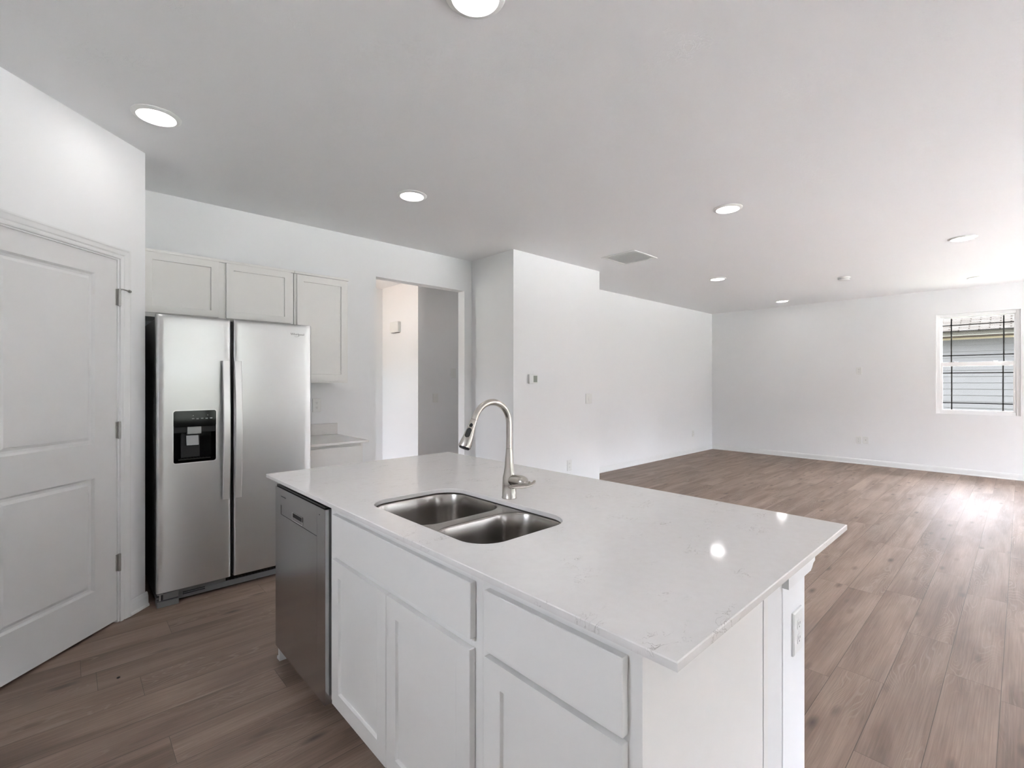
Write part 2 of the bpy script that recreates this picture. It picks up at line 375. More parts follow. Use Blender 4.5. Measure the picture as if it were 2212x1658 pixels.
# ------------------------------------------------------------------ SETTING
# floor of individual planks
def build_floor():
    X0, X1, Y0, Y1 = XL, XW, YB, 6.62
    ends = {0: 3.006, 1: 3.341, 2: 2.69, 3: 5.006}
    bm = bmesh.new(); uv = bm.loops.layers.uv.new('plank'); ca = bm.loops.layers.float_color.new('plank_rand')
    rr = random.Random(11)
    base = 0.062
    i0 = math.floor((Y0-base)/PW); i1 = math.ceil((Y1-base)/PW)
    for i in range(i0, i1):
        ya, yb = base+i*PW, base+(i+1)*PW
        off = ends.get(i, rr.uniform(0, 1.22)); off = off % 1.22
        k0 = math.floor((X0-off)/1.22); k1 = math.ceil((X1-off)/1.22)
        for k in range(k0, k1):
            xa, xb = off+k*1.22, off+(k+1)*1.22
            a, b, c, d = max(xa, X0), min(xb, X1), max(ya, Y0), min(yb, Y1)
            if b-a < 1e-4 or d-c < 1e-4: continue
            f = bm.faces.new([bm.verts.new(p) for p in ((a,c,0),(b,c,0),(b,d,0),(a,d,0))])
            rnd = (rr.random(), rr.random(), rr.random(), 1)
            for lp in f.loops:
                co = lp.vert.co; lp[uv].uv = (co.x-xa, co.y-ya); lp[ca] = rnd
    me = bpy.data.meshes.new('floor'); bm.to_mesh(me); bm.free(); me.materials.append(M['floor'])
    o = bpy.data.objects.new('floor', me); COL.objects.link(o); return struct(o, 'brown grey wood look plank floor', 'floor')
build_floor()
struct(MB().box(XL, XW, YB, 6.62, CEIL, CEIL+0.1).build('ceiling', M['ceiling']), 'white stomp textured ceiling', 'ceiling')

T = 0.115
OPX0, OPX1, OPZ = 2.215, 3.30, 2.39
m = MB(); m.box(XL, OPX0, YK, YK+T, 0, CEIL); m.box(OPX1, XW, YK, YK+T, 0, CEIL); m.box(OPX0, OPX1, YK, YK+T, OPZ, CEIL)
struct(m.build('wall_kitchen', M['wall']), 'white wall behind refrigerator and living room with hall opening', 'wall')
struct(MB().box(3.405, 4.885, 3.62, YK, 0, CEIL).build('wall_bump', M['wall']), 'white wall block beside hall opening with thermostat', 'wall')
struct(MB().box(0.35-T, 0.35, 3.63+0.0, YK, 0, CEIL).build('wall_nook', M['wall']), 'white wall return beside the refrigerator', 'wall')
# wall with the window
WY0, WY1, WZ0, WZ1 = 0.014, 0.891, 0.884, 2.37
m = MB(); m.box(XW, XW+0.16, YB, RW[0], 0, CEIL).box(XW, XW+0.16, RW[1], WY0, 0, CEIL).box(XW, XW+0.16, RW[0], RW[1], 0, RW[2]).box(XW, XW+0.16, RW[0], RW[1], RW[3], CEIL); m.box(XW, XW+0.16, WY1, YK, 0, CEIL); m.box(XW, XW+0.16, WY0, WY1, 0, WZ0); m.box(XW, XW+0.16, WY0, WY1, WZ1, CEIL)
struct(m.build('wall_window', M['wall']), 'white far living room wall with the window', 'wall')
m = MB(); xs = XL-0.1
for a, b, c, d in BACK_OPENINGS:
    m.box(xs, a, YB-0.16, YB, 0, CEIL); m.box(a, b, YB-0.16, YB, 0, c); m.box(a, b, YB-0.16, YB, d, CEIL); xs = b
m.box(xs, XW+0.16, YB-0.16, YB, 0, CEIL)
struct(m.build('wall_back', M['wall']), 'white wall behind the camera with glass door and windows', 'wall')
LS = 2.19
pcx, pcy = 0.35, 3.63
struct(MB().box(XL-0.1, XL, YB, LW[0], 0, CEIL).box(XL-0.1, XL, LW[1], YK+T, 0, CEIL).box(XL-0.1, XL, LW[0], LW[1], 0, LW[2]).box(XL-0.1, XL, LW[0], LW[1], LW[3], CEIL).build('wall_left', M['wall']), 'white kitchen side wall', 'wall')
# hall
struct(MB().box(3.44, 6.0, 5.52, 5.52+T, 0, CEIL).build('wall_hall_right', M['wall']), 'shaded hall wall with switches seen through the opening', 'wall')
struct(MB().box(3.44, 3.44+T, 5.52+T, 6.60, 0, CEIL).build('wall_hall_side', M['wall']), 'bright hall wall with door chime', 'wall')
struct(MB().box(1.0, 3.44+T, 6.50, 6.62, 0, CEIL).build('wall_hall_end', M['wall']), 'white wall at the end of the hall', 'wall')
struct(MB().box(0.9, 1.0, YK+T, HW[0], 0, CEIL).box(0.9, 1.0, HW[1], 6.62, 0, CEIL).box(0.9, 1.0, HW[0], HW[1], 0, HW[2]).box(0.9, 1.0, HW[0], HW[1], HW[3], CEIL).build('wall_hall_left', M['wall']), 'white left hall wall', 'wall')
struct(MB().box(6.0, 6.1, YK+T, 5.52+T, 0, CEIL).build('wall_hall_far', M['wall']), 'white wall closing the hall', 'wall')

# pantry wall at 45 degrees with its door; local x runs to the corner, origin at corner on the floor
R45 = math.pi/4
DS0, DS1, DTOP = 0.190, 0.960, 2.052       # door opening along the wall, measured from the corner
wp = struct(thing('wall_pantry', 'white angled pantry wall beside the refrigerator', 'wall', (pcx, pcy, 0), R45))
m = MB()
m.prism([(-DS0, 0), (0, 0), (-T*0.0, T*0.0), (-0.0, 0.001), (-0.11, T), (-DS0, T)][0:2] + [(-0.115, T), (-DS0, T)], 0, CEIL)
m.box(-LS, -DS1, 0, T, 0, CEIL); m.box(-DS1, -DS0, 0, T, DTOP, CEIL)
m.build('wall_surface', M['wall'], wp)
d1 = struct(thing('door_1', 'white two panel pantry door with nickel hinges', 'door', (pcx, pcy, 0), R45))
LX0, LX1 = -DS1+0.006, -DS0-0.005
Wd = LX1-LX0; zb, zt = 0.014, DTOP-0.006
pr = [(0.009, 0.011), (0.021, 0.011), (0.036, 0.002)]
m = MB(); px1 = (-0.335) - LX0; px0 = Wd-px1
m.panel(Wd, zt-zb, 0.035, [(px0, 0.236-zb, px1, 0.844-zb), (px0, 1.027-zb, px1, 1.941-zb)], pr, y0=0.003, x0=LX0, z0=zb)
m.build('door_leaf', M['door'], d1, bevel=0.0015)
for zc, stop in ((1.836, True), (1.086, False), (0.338, False)):
    m = MB(); m.tube([(-DS0-0.001, -0.008, zc-0.048), (-DS0-0.001, -0.008, zc+0.048)], 0.0075, 12)
    m.box(-DS0-0.014, -DS0+0.011, -0.004, 0.002, zc-0.046, zc+0.046)
    for q in (-0.016, 0.016): m.tube([(-DS0-0.001, -0.008, zc+q-0.001), (-DS0-0.001, -0.008, zc+q+0.001)], 0.0082, 12)
    h = m.build('hinge', M['hinge'], d1, smooth=40)
    if stop:
        m = MB(); m.tube([(-DS0-0.001, -0.010, zc+0.047), (-DS0+0.008, -0.022, zc+0.047), (-DS0+0.052, -0.020, zc+0.045)], 0.0035, 10)
        m.tube([(-DS0+0.050, -0.020, zc+0.045), (-DS0+0.062, -0.018, zc+0.0445)], 0.0075, 12)
        m.build('hinge_pin_stop', M['hinge'], h, smooth=40)
m = MB(); m.lathe([(0.030, 0), (0.030, 0.006), (0.012, 0.010), (0.010, 0.035), (0.026, 0.045), (0.029, 0.058), (0.020, 0.068)], (0, 0, 0), 24)
kn = m.build('door_knob', M['hinge'], d1, smooth=40); kn.rotation_euler = (math.pi/2, 0, 0); kn.location = (LX0+0.06, 0.003, 0.95)
# casing with a stepped profile, mitred
cprof = [(0.0, 0.0), (0.0, 0.010), (0.006, 0.012), (0.016, 0.012), (0.020, 0.008), (0.026, 0.012), (0.046, 0.016), (0.052, 0.018), (0.060, 0.018), (0.062, 0.012), (0.062, 0.0)]
def casing(x0, x1, ztop):
    m = MB(); rings = []
    for cx_, cz, sx, sz in ((x0, 0, -1, 0), (x0, ztop, -1, 1), (x1, ztop, 1, 1), (x1, 0, 1, 0)):
        rings.append([(cx_+sx*d, -h-0.0005, cz+sz*d) for d, h in cprof])
    return m.loops(rings)
tr = struct(thing('trim_1', 'white casing around the pantry door', 'trim', (pcx, pcy, 0), R45))
casing(-DS1-0.001, -DS0+0.006, DTOP+0.003).build('door_casing', M['trim'], tr)
m = MB(); m.box(-DS1, -DS1+0.004, 0.0, T, 0, DTOP); m.box(-DS0-0.004, -DS0, 0.0, T, 0, DTOP); m.box(-DS1, -DS0, 0.0, T, DTOP-0.005, DTOP)
m.build('jamb', M['trim'], tr)
# baseboards
bprof = [(0, 0), (-0.019, 0.0), (-0.019, 0.010), (-0.013, 0.018), (-0.012, 0.062), (-0.008, 0.080), (-0.004, 0.085), (0, 0.087)]
def base(name, p0, p1, label):
    p0 = Vector(p0); p1 = Vector(p1); d = (p1-p0); L_ = d.length
    o = MB().extrude_profile(bprof, 'x', 0, L_).build(name, M['trim'])
    o.location = (p0.x, p0.y, 0); o.rotation_euler = (0, 0, math.atan2(d.y, d.x)); return struct(o, label, 'baseboard')
r2 = math.sqrt(0.5)
base('baseboard_pantry', (pcx-0.122*r2, pcy-0.122*r2), (pcx+0.010*r2, pcy+0.010*r2), 'short white baseboard between pantry door and refrigerator')
base('baseboard_living', (4.885, YK), (XW, YK), 'white baseboard along the living room wall')
base('baseboard_window', (XW, YK), (XW, YB), 'white baseboard under the window wall')
base('baseboard_bump', (3.405, 3.62), (4.885, 3.62), 'white baseboard under the thermostat wall')
base('baseboard_hall', (3.44, 5.52), (6.0, 5.52), 'white baseboard in the hall')

# window 1
def window(name, origin, rz, W, Z0, Z1, label, detail=True, inset=0.05):
    """double hung window, local -Y faces the room, local x across"""
    r = struct(thing(name, label, 'window', origin, rz)); H = Z1-Z0; zm = Z0+H*0.497
    fr = 0.045
    m = MB()
    for a, b, c, d in ((0, fr, Z0, Z1), (W-fr, W, Z0, Z1), (fr, W-fr, Z0, Z0+fr), (fr, W-fr, Z1-fr, Z1)): m.box(a, b, inset, inset+0.07, c, d)
    m.build('window_frame', M['vinyl'], r, bevel=0.003)
    for up in (0, 1):
        y = inset+0.012 + 0.026*up
        za, zb_ = (zm-0.030, Z1-fr) if up else (Z0+fr, zm+0.030); mr_ = 0.060
        s = 0.020 if up else 0.026
        m = MB(); xa, xb = fr, W-fr
        for a, b, c, d in ((xa, xa+s, za, zb_), (xb-s, xb, za, zb_), (xa+s, xb-s, za, za+(mr_ if up else 0.02)), (xa+s, xb-s, zb_-(s if up else mr_), zb_)): m.box(a, b, y, y+0.024, c, d)
        sash = m.build('sash', M['vinyl'], r, bevel=0.002)
        MB().box(xa+s, xb-s, y+0.010, y+0.014, za+(mr_ if up else 0.02), zb_-(s if up else mr_)).build('pane', M['glass'], sash)
        g0, g1 = za+(mr_ if up else 0.02), zb_-(s if up else mr_); gx0, gx1 = xa+s, xb-s
        if detail:
            m = MB(); mw = 0.0075
            for x in (gx0+0.100, gx1-0.100): m.box(x-mw, x+mw, y+0.005, y+0.0095, g0, g1)
            for z in (g0+0.100, g1-0.100): m.box(gx0, gx1, y+0.005, y+0.0095, z-mw, z+mw)
            m.build('muntin_grid', M['muntin'], sash)
        if not up and detail:
            for x in (W*0.25, W*0.72):
                MB().box(x-0.022, x+0.022, y+0.002, y+0.026, zb_, zb_+0.010).build('sash_lock', M['vinyl'], sash, bevel=0.002)
    # drywall return / sill
    return r
# local -Y must face -X : rotate -90 ; local +x -> world -Y
window('window_1', (XW, WY1, 0), -math.pi/2, WY1-WY0, WZ0, WZ1, 'white double hung window with dark grilles on far wall', True, 0.03)
# glazing behind the camera
def glass_unit(name, a, b, c, d, n, label, cat):
    r = struct(thing(name, label, cat, (a, YB, 0), math.pi)); W = b-a; m = MB(); f = 0.05
    o = lambda x0, x1, z0, z1: m.box(-x1, -x0, 0.04, 0.11, z0, z1)
    for k in range(n):
        x0, x1 = W*k/n, W*(k+1)/n
        o(x0, x0+f, c, d); o(x1-f, x1, c, d); o(x0+f, x1-f, c, c+f); o(x0+f, x1-f, d-f, d)
    m.build('frame', M['vinyl'], r)
    for k in range(n):
        x0, x1 = W*k/n, W*(k+1)/n
        MB().box(-x1+f, -x0-f, 0.07, 0.075, c+f, d-f).build('pane', M['glass'], r)
glass_unit('door_2', *BACK_OPENINGS[0], 3, 'white framed sliding glass door', 'door')
glass_unit('window_2', *BACK_OPENINGS[1], 2, 'white framed double window', 'window')
glass_unit('window_3', *BACK_OPENINGS[2], 2, 'white framed double window', 'window')

window('fill_window_4', (XL, LW[0], 0), math.pi/2, LW[1]-LW[0], LW[2], LW[3], 'unseen white window added in the kitchen side wall for fill light', False, 0.03)  # unseen window, added to light the island fronts and kitchen floor
window('fill_window_5', (XW, RW[1], 0), -math.pi/2, RW[1]-RW[0], RW[2], RW[3], 'wide white window added beyond the right edge of the view for more light', False, 0.03)  # added out of view to raise the living room light
window('fill_window_6', (1.0, HW[0], 0), math.pi/2, HW[1]-HW[0], HW[2], HW[3], 'unseen white window added in the hall side wall to light the hall', False, 0.02)  # invented opening that brightens the hall wall facing it
# outdoors
struct(MB().box(-30, 40, -40, 40, -0.35, -0.25).build('ground', M['grass']), 'grass outside the house', 'ground')
struct(MB().box(-3, 12, -7.2, YB-0.16, -0.25, -0.12).box(4.4, 12, -10.2, -7.2, -0.25, -0.12).box(-3.2, -1.4, YB-0.16, 4.0, -0.25, -0.12).build('bounce_patio', mat('bounce_concrete', srgb(222, 222, 222), 0.8, noise=0.04, nscale=4)), 'pale concrete patio added to throw daylight up into the rooms', 'ground')  # unseen slabs added as sunlit reflectors for the ceilings
struct(MB().box(-1.0, 4.25, -7.6, YB-0.165, 2.55, 2.70).build('sky_block_roof', M['vinyl']), 'white roof slab added over the sliding door to block the sky', 'roof')  # unseen roof added to cut sky light through the sliding door
nh = thing('neighbour_house', 'grey lap sided neighbouring house with shingled roof seen through the window', 'house', (14.0, 0, -0.25))
prof = []; z = 0.0; n = 0
lap = 0.133; top = 2.55
pts = []
k = int(top/lap)
for i in range(k):
    pts += [(-0.016, i*lap), (-0.004, (i+1)*lap-0.001)]
pts = [(0.25, 0)] + pts + [(0.25, k*lap)]
MB().extrude_profile(pts, 'y', -9, 10).build('siding', M['siding'], nh)
MB().box(-0.03, 0.0, -9, 10, 2.515, 2.56).build('frieze_board', M['frieze'], nh)
MB().box(-0.40, 0.25, -9, 10, 2.555, 2.575).build('soffit', M['soffit'], nh)
MB().box(-0.44, -0.40, -9, 10, 2.585, 2.665).build('fascia', M['fascia'], nh)
m = MB(); m.extrude_profile([(-0.50, 2.655), (-0.50, 2.675), (5.0, 5.0), (5.0, 4.9)], 'y', -9.3, 10.3); m.build('roof', M['shingle'], nh)

# ------------------------------------------------------------------ cabinets
SHK = [(0.0, 0.010)]
def shaker(m, x0, x1, z0, z1, y, rail=0.058, T_=0.019):
    m.panel(x1-x0, z1-z0, T_, [(rail, rail, x1-x0-rail, z1-z0-rail)], [(0.0015, 0.010)], y0=y, x0=x0, z0=z0); return m
CB = 0.0015
# over-refrigerator cabinet
FY = 4.0
oc = thing('wall_cabinet', 'white two door cabinet mounted above the refrigerator', 'cabinet', (0.355, YK, 0), 0)
ox = lambda X: X-0.355
MB().box(0, ox(1.340), FY+0.019-YK, -0.001, 1.800, 2.235).build('body', M['cab'], oc, bevel=CB)
MB().box(0, ox(1.345), FY+0.006-YK, -0.001, 2.2355, 2.256).build('top_moulding', M['cab'], oc, bevel=0.004)
for a, b in ((0.375, 0.814), (0.862, 1.318)):
    shaker(MB(), ox(a), ox(b), 1.828, 2.234, FY-YK, 0.048).build('cabinet_door', M['cab'], oc, bevel=CB)
rc = thing('wall_cabinet', 'tall white single door wall cabinet right of the refrigerator', 'cabinet', (1.3455, YK, 0), 0)
ox = lambda X: X-1.3455
MB().box(0, ox(1.795), FY+0.019-YK, -0.001, 1.350, 2.235).build('body', M['cab'], rc, bevel=CB)
MB().box(0, ox(1.803), FY+0.006-YK, -0.001, 2.2355, 2.256).build('top_moulding', M['cab'], rc, bevel=0.004)
shaker(MB(), ox(1.364), ox(1.782), 1.370, 2.230, FY-YK, 0.052).build('cabinet_door', M['cab'], rc, bevel=CB)
# base cabinet behind, with counter
BCX0, BCX1 = 1.325, 1.79
bc = thing('base_cabinet', 'white base cabinet standing right of the refrigerator', 'cabinet', (BCX0, YK, 0), 0)
m = MB(); W_ = BCX1-BCX0; m.box(0, W_, -0.60, -0.001, 0.10, 0.862); m.box(0, W_, -0.53, -0.001, 0, 0.10); m.build('body', M['cab'], bc, bevel=CB)
m = MB(); m.panel(W_-0.04, 0.15, 0.019, [], [], y0=-0.62, x0=0.02, z0=0.69); m.build('drawer_front', M['cab'], bc, bevel=CB)
shaker(MB(), 0.02, W_-0.02, 0.125, 0.675, -0.62).build('cabinet_door', M['cab'], bc, bevel=CB)
ct = thing('countertop', 'small grey quartz countertop with backsplash right of the refrigerator', 'countertop', (BCX0, YK, 0.863), 0)
MB().box(0, 0.50, -0.645, -0.001, 0, 0.018).build('slab', M['quartz'], ct, bevel=0.002)
MB().box(0, 0.50, -0.019, -0.001, 0.0185, 0.119).build('backsplash', M['quartz'], ct, bevel=0.002)

# ------------------------------------------------------------------ refrigerator
FX0, FX1, FYF = 0.394, 1.304, 3.53
fr = thing('refrigerator', 'stainless steel side by side refrigerator with black water dispenser', 'refrigerator', (FX0, FYF, 0), 0)
FW = FX1-FX0
MB().box(0.004, FW-0.004, 0.075, 0.74, 0.03, 1.745).build('cabinet_body', M['side'], fr, bevel=0.004)
def fridge_door(x0, x1, z0, z1, hole=None, bulge=0.0022):
    bm = MB(); xs = [x0 + (x1-x0)*i/10 for i in range(11)]; zs = [z0 + (z1-z0)*i/24 for i in range(25)]
    if hole: 
        xs = sorted(set([x for x in xs if not (hole[0]-0.02 < x < hole[1]+0.02)] + [hole[0], hole[1]])); zs = sorted(set([z for z in zs if not (hole[2]-0.02 < z < hole[3]+0.02)] + [hole[2], hole[3]]))
    # rounded edges: extra lines near the rim
    for e_ in (0.002, 0.006, 0.012): xs += [x0+e_, x1-e_]
    for e_ in (0.003, 0.010, 0.022): zs += [z1-e_]
    xs = sorted(xs); zs = sorted(zs)
    def y(x, z):
        u = 2*(x-x0)/(x1-x0)-1
        d = bulge*u*u
        ex = min(x-x0, x1-x); r = 0.012
        if ex < r: d += r-math.sqrt(max(0, r*r-(r-ex)**2))
        ez = z1-z; r = 0.022
        if ez < r: d += 0.6*(r-math.sqrt(max(0, r*r-(r-ez)**2)))
        return d
    V = {(i, j): bm.bm.verts.new((x, y(x, z), z)) for i, x in enumerate(xs) for j, z in enumerate(zs)}
    for i in range(len(xs)-1):
        for j in range(len(zs)-1):
            if hole and hole[0]-1e-6 <= xs[i] < hole[1]-1e-6 and hole[2]-1e-6 <= zs[j] < hole[3]-1e-6: continue
            bm.bm.faces.new((V[i, j], V[i+1, j], V[i+1, j+1], V[i, j+1]))
    nx, nz = len(xs)-1, len(zs)-1; yb_ = 0.068
    rim = [(i, 0) for i in range(nx)] + [(nx, j) for j in range(nz)] + [(i, nz) for i in range(nx, 0, -1)] + [(0, j) for j in range(nz, 0, -1)]
    back = [bm.bm.verts.new((xs[i], yb_, zs[j])) for i, j in rim]
    for k in range(len(rim)):
        k2 = (k+1) % len(rim)
        bm.bm.faces.new((V[rim[k]], V[rim[k2]], back[k2], back[k]))
    bm.bm.faces.new(back)
    return bm
zb0, zt0 = 0.088, 1.768
HX0, HX1, HZ0, HZ1 = 0.474-FX0, 0.706-FX0, 0.855, 1.183
dl = fridge_door(0, 0.393, zb0, zt0, (HX0+0.004, HX1-0.004, HZ0+0.004, HZ1-0.004)).build('freezer_door', M['steel'], fr, smooth=35)
dr = fridge_door(0.409, FW, zb0, zt0).build('fresh_food_door', M['steel'], fr, smooth=35)
# gasket between the doors
m = MB(); m.box(0.393, 0.409, 0.030, 0.074, zb0+0.01, zt0-0.012); m.build('gasket', M['rubber'], fr)
# hinge covers on top
for x in (0.01, FW-0.11): MB().box(x, x+0.10, 0.03, 0.16, 1.746, 1.762).build('hinge_cover', M['greyplastic'], fr, bevel=0.004)
def fridge_handle(xc, par):
    bm = MB(); n = 28; rings = []
    z0, z1 = 0.605, 1.494
    for i in range(n+1):
        t = i/n; z = z0+(z1-z0)*t
        yo = -0.026-0.028*math.sin(math.pi*t)
        hw = 0.0205
        rings.append([(xc-hw, yo-0.006, z), (xc-hw+0.004, yo-0.010, z), (xc+hw-0.004, yo-0.010, z), (xc+hw, yo-0.006, z), (xc+hw, yo+0.004, z), (xc-hw, yo+0.004, z)])
    bm.loops(rings)
    h = bm.build('door_handle', M['handle'], par, smooth=30)
    for za in (z0, z1-0.05):
        MB().box(xc-0.013, xc+0.013, -0.028, 0.012, za+0.004, za+0.046).build('handle_mount', M['handle'], h, bevel=0.002)
fridge_handle(0.7485-FX0+0.004, dl); fridge_handle(0.8165-FX0+0.004, dr)
# dispenser
def rrect(x0, x1, z0, z1, r, n=6):
    P = []
    for cx_, cz, a0 in ((x1-r, z0+r, -90), (x1-r, z1-r, 0), (x0+r, z1-r, 90), (x0+r, z0+r, 180)):
        for k in range(n+1):
            a = math.radians(a0+90*k/n); P.append((cx_+r*math.cos(a), cz+r*math.sin(a)))
    return P
dsp = bpy.data.objects.new('water_dispenser', None); COL.objects.link(dsp); dsp.parent = dl
dsp.location = (HX0, 0.0, HZ0)
DW_, DH_ = HX1-HX0, HZ1-HZ0
bul = 0.0025
o1 = rrect(-0.002, DW_+0.002, -0.002, DH_+0.002, 0.018); i1 = rrect(0.003, DW_-0.003, 0.003, DH_-0.003, 0.014)
m = MB(); m.loops([[(x, bul+0.001, z) for x, z in o1], [(x, -0.003, z) for x, z in o1], [(x, -0.003, z) for x, z in i1], [(x, 0.010, z) for x, z in i1]], False, False)
m.build('bezel', M['handle'], dsp, smooth=35)
# black cavity shell
m = MB()
zc1 = 1.080-HZ0
pF = rrect(0.003, DW_-0.003, 0.003, DH_-0.003, 0.014)
pB = rrect(0.018, DW_-0.018, 0.016, DH_-0.02, 0.02)
m.loops([[(x, 0.008, z) for x, z in pF], [(x, 0.066, z) for x, z in pB]], False, True)
m.build('cavity', M['gloss'], dsp, smooth=35)
m = MB(); cp = [p for p in rrect(0.0035, DW_-0.0035, zc1, DH_-0.0035, 0.010)]
m.loops([[(x, 0.006, z) for x, z in cp], [(x, -0.002, z) for x, z in cp]]); cpn = m.build('control_panel', M['gloss'], dsp)
m = MB()
for i in range(5):
    x = 0.098+0.024*i; m.box(x, x+0.013, -0.0026, -0.0021, 0.272-0.002*(i%2), 0.277)
for x in (0.103, 0.181): m.box(x, x+0.004, -0.0026, -0.0021, 0.292, 0.296)
m.build('panel_icons', M['icon'], cpn)
m = MB(); m.box(0.006, DW_-0.006, 0.012, 0.060, 0.188, zc1); m.build('nozzle_housing', M['rubber'], dsp, bevel=0.003)
m = MB(); m.extrude_profile([(0.003, 0.180), (0.003, zc1-0.001), (0.03, zc1-0.001), (0.03, 0.176)], 'x', 0.075, 0.149); m.build('spout_cover', M['silver'], dsp, bevel=0.002)
m = MB(); m.extrude_profile([(0.022, 0.170), (0.010, 0.110), (0.016, 0.106), (0.030, 0.168)], 'x', 0.072, 0.137); m.build('paddle', M['silver'], dsp, bevel=0.002)
m = MB(); m.box(0.048, 0.148, 0.045, 0.062, 0.03, 0.186); m.build('back_plate', M['rubber'], dsp, bevel=0.003)
m = MB(); m.box(0.03, DW_-0.03, 0.014, 0.062, 0.018, 0.026); 
for i in range(9): m.box(0.04+0.017*i, 0.046+0.017*i, 0.016, 0.060, 0.026, 0.030)
m.build('drip_tray', M['black'], dsp, bevel=0.001)
# brand lettering on the right door
def text_mesh(name, body, size, mt, parent, loc, rot, ext=0.0004):
    c = bpy.data.curves.new(name, 'FONT'); c.body = body; c.size = size; c.extrude = ext
    t = bpy.data.objects.new(name+'_tmp', c); COL.objects.link(t)
    dg = bpy.context.evaluated_depsgraph_get(); me = bpy.data.meshes.new_from_object(t.evaluated_get(dg))
    bpy.data.objects.remove(t); me.materials.clear(); me.materials.append(mt)
    o = bpy.data.objects.new(name, me); COL.objects.link(o); o.parent = parent; o.location = loc; o.rotation_euler = rot; return o
lg = text_mesh('brand_lettering', 'Whirlpool', 0.0225, M['logo'], dr, (1.158-FX0, 0.0003, 1.690), (math.pi/2, 0, 0))
m = MB(); pth = [(0.024+0.040*t/12, 0.0, -0.007-0.006*math.sin(math.pi*t/12)+0.006*t/12) for t in range(13)]
m.tube(pth, [0.0004+0.0006*math.sin(math.pi*t/12) for t in range(13)], 6); sw = m.build('brand_swoosh', M['logo'], dr); sw.location = (1.158-FX0, 0.0004, 1.690)
# base grille and feet
m = MB(); m.box(0.004, FW-0.004, 0.045, 0.09, 0.014, 0.050); m.box(0.116, 0.372, 0.045, 0.09, 0.050, 0.082); gr = m.build('base_grille', M['greyplastic'], fr, bevel=0.002)
m = MB(); m.box(0.372, FW-0.004, 0.055, 0.09, 0.050, 0.082); gv = m.build('vent', M['black'], fr)
m = MB()
for i in range(26): m.box(0.378+0.020*i, 0.381+0.020*i, 0.047, 0.056, 0.051, 0.081)
m.box(0.372, FW-0.004, 0.049, 0.055, 0.064, 0.067); m.build('vent_slats', M['black'], gv)
m = MB(); m.box(0.137, 0.255, 0.043, 0.046, 0.046, 0.051); m.box(0.137, 0.255, 0.0425, 0.046, 0.036, 0.040); m.build('grille_slot', M['black'], gr)
for a, b in ((0.003, 0.112), (FW-0.112, FW-0.003)):
    m = MB(); m.box(a, b, 0.006, 0.09, 0.0, 0.036); m.box(a+0.03, b, 0.012, 0.09, 0.040, 0.080); m.box(a, b, 0.02, 0.09, 0.036, 0.040)
    ft = m.build('foot_cover', M['greyplastic'], fr, bevel=0.003)
    m = MB(); m.box(a+0.002, a+0.03, 0.002, 0.05, 0.078, 0.084); m.tube([(a+0.016, 0.018, 0.040), (a+0.016, 0.018, 0.080)], 0.005, 10)
    m.build('lower_hinge', M['silver'], ft)

# ------------------------------------------------------------------ island
IX = 0.760           # face frame plane, faces -X
RM = -math.pi/2
# local frame: x -> world -Y, -y -> world -X.  thing() at (IX, Yleft, 0)
CT_Z = 0.898
# dishwasher
dwY = 2.464
dw = thing('dishwasher', 'stainless steel dishwasher built into the left end of the island', 'dishwasher', (IX, dwY, 0), RM)
MB().box(0.004, 0.596, 0.028, 0.575, 0.10, 0.862).build('tub', M['greyplastic'], dw)
band = (0.078, 0.735, 0.520, 0.780)
bz0, bz1 = 0.090, 0.857
m = MB(); m.panel(0.601, bz1-bz0, 0.046, [(band[0], band[1]-bz0, band[2], band[3]-bz0)], [(0.0005, 0.004)], y0=-0.021, z0=bz0)
dd = m.build('door_panel', M['dwsteel'], dw, bevel=0.003)
m = MB(); pk = (0.236, 0.741, 0.360, 0.777)
m.panel(band[2]-band[0]-0.002, band[3]-band[1]-0.002, 0.0015, [(pk[0]-band[0], pk[1]-band[1], pk[2]-band[0], pk[3]-band[1])], [(0.0005, 0.0004)], y0=-0.0195, x0=band[0]+0.001, z0=band[1]+0.001)
hb = m.build('handle_strip', M['dwsteel'], dd)
# pocket: flat dark patch paints the shade of the sloped recess
m = MB(); a, b, c, d = pk
P0 = [(a, -0.0225, b), (c, -0.0225, b), (c, -0.0225, d), (a, -0.0225, d)]
P1 = [(a+0.003, -0.0225, b+0.003), (c-0.003, -0.0225, b+0.003), (c-0.003, -0.0225, d-0.002), (a+0.003, -0.0225, d-0.002)]
m.loops([P0, P1], False, False)
m.build('pocket_lip', M['handle'], hb)
MB().box(a+0.003, c-0.003, -0.0204, -0.0200, b+0.014, d-0.002).build('pocket_shade', M['rubber'], hb)
MB().box(0.006, 0.590, -0.016, 0.024, bz1+0.001, bz1+0.009).build('control_strip', M['black'], dw)
m = MB(); m.box(0.085, 0.147, -0.0216, -0.0211, 0.820, 0.823); m.build('brand_mark', M['logo'], dd)
m = MB(); m.box(0.545, 0.549, -0.0216, -0.0211, 0.826, 0.830); m.build('status_light', M['logo'], dd)
MB().box(0.01, 0.59, 0.070, 0.085, 0.0, 0.098).build('toe_panel', M['black'], dw)
# end panel at the dishwasher's outer side
ep = thing('island_end_panel', 'white end panel with shoe moulding left of the dishwasher', 'panel', (IX, 2.486, 0), RM)
MB().box(0, 0.020, -0.002, 0.585, 0, CT_Z-0.001).build('panel', M['cab'], ep, bevel=CB)
m = MB(); pr_ = [(-0.001, 0), (-0.018, 0), (-0.018, 0.006), (-0.015, 0.013), (-0.009, 0.018), (-0.001, 0.020)]
m.extrude_profile(pr_, 'y', -0.002, 0.585); m.build('shoe_moulding', M['trim'], ep)

def island_cab(name, label, yl, yr, parts):
    c = thing(name, label, 'cabinet', (IX, yl, 0), RM); W_ = yl-yr
    return c, W_
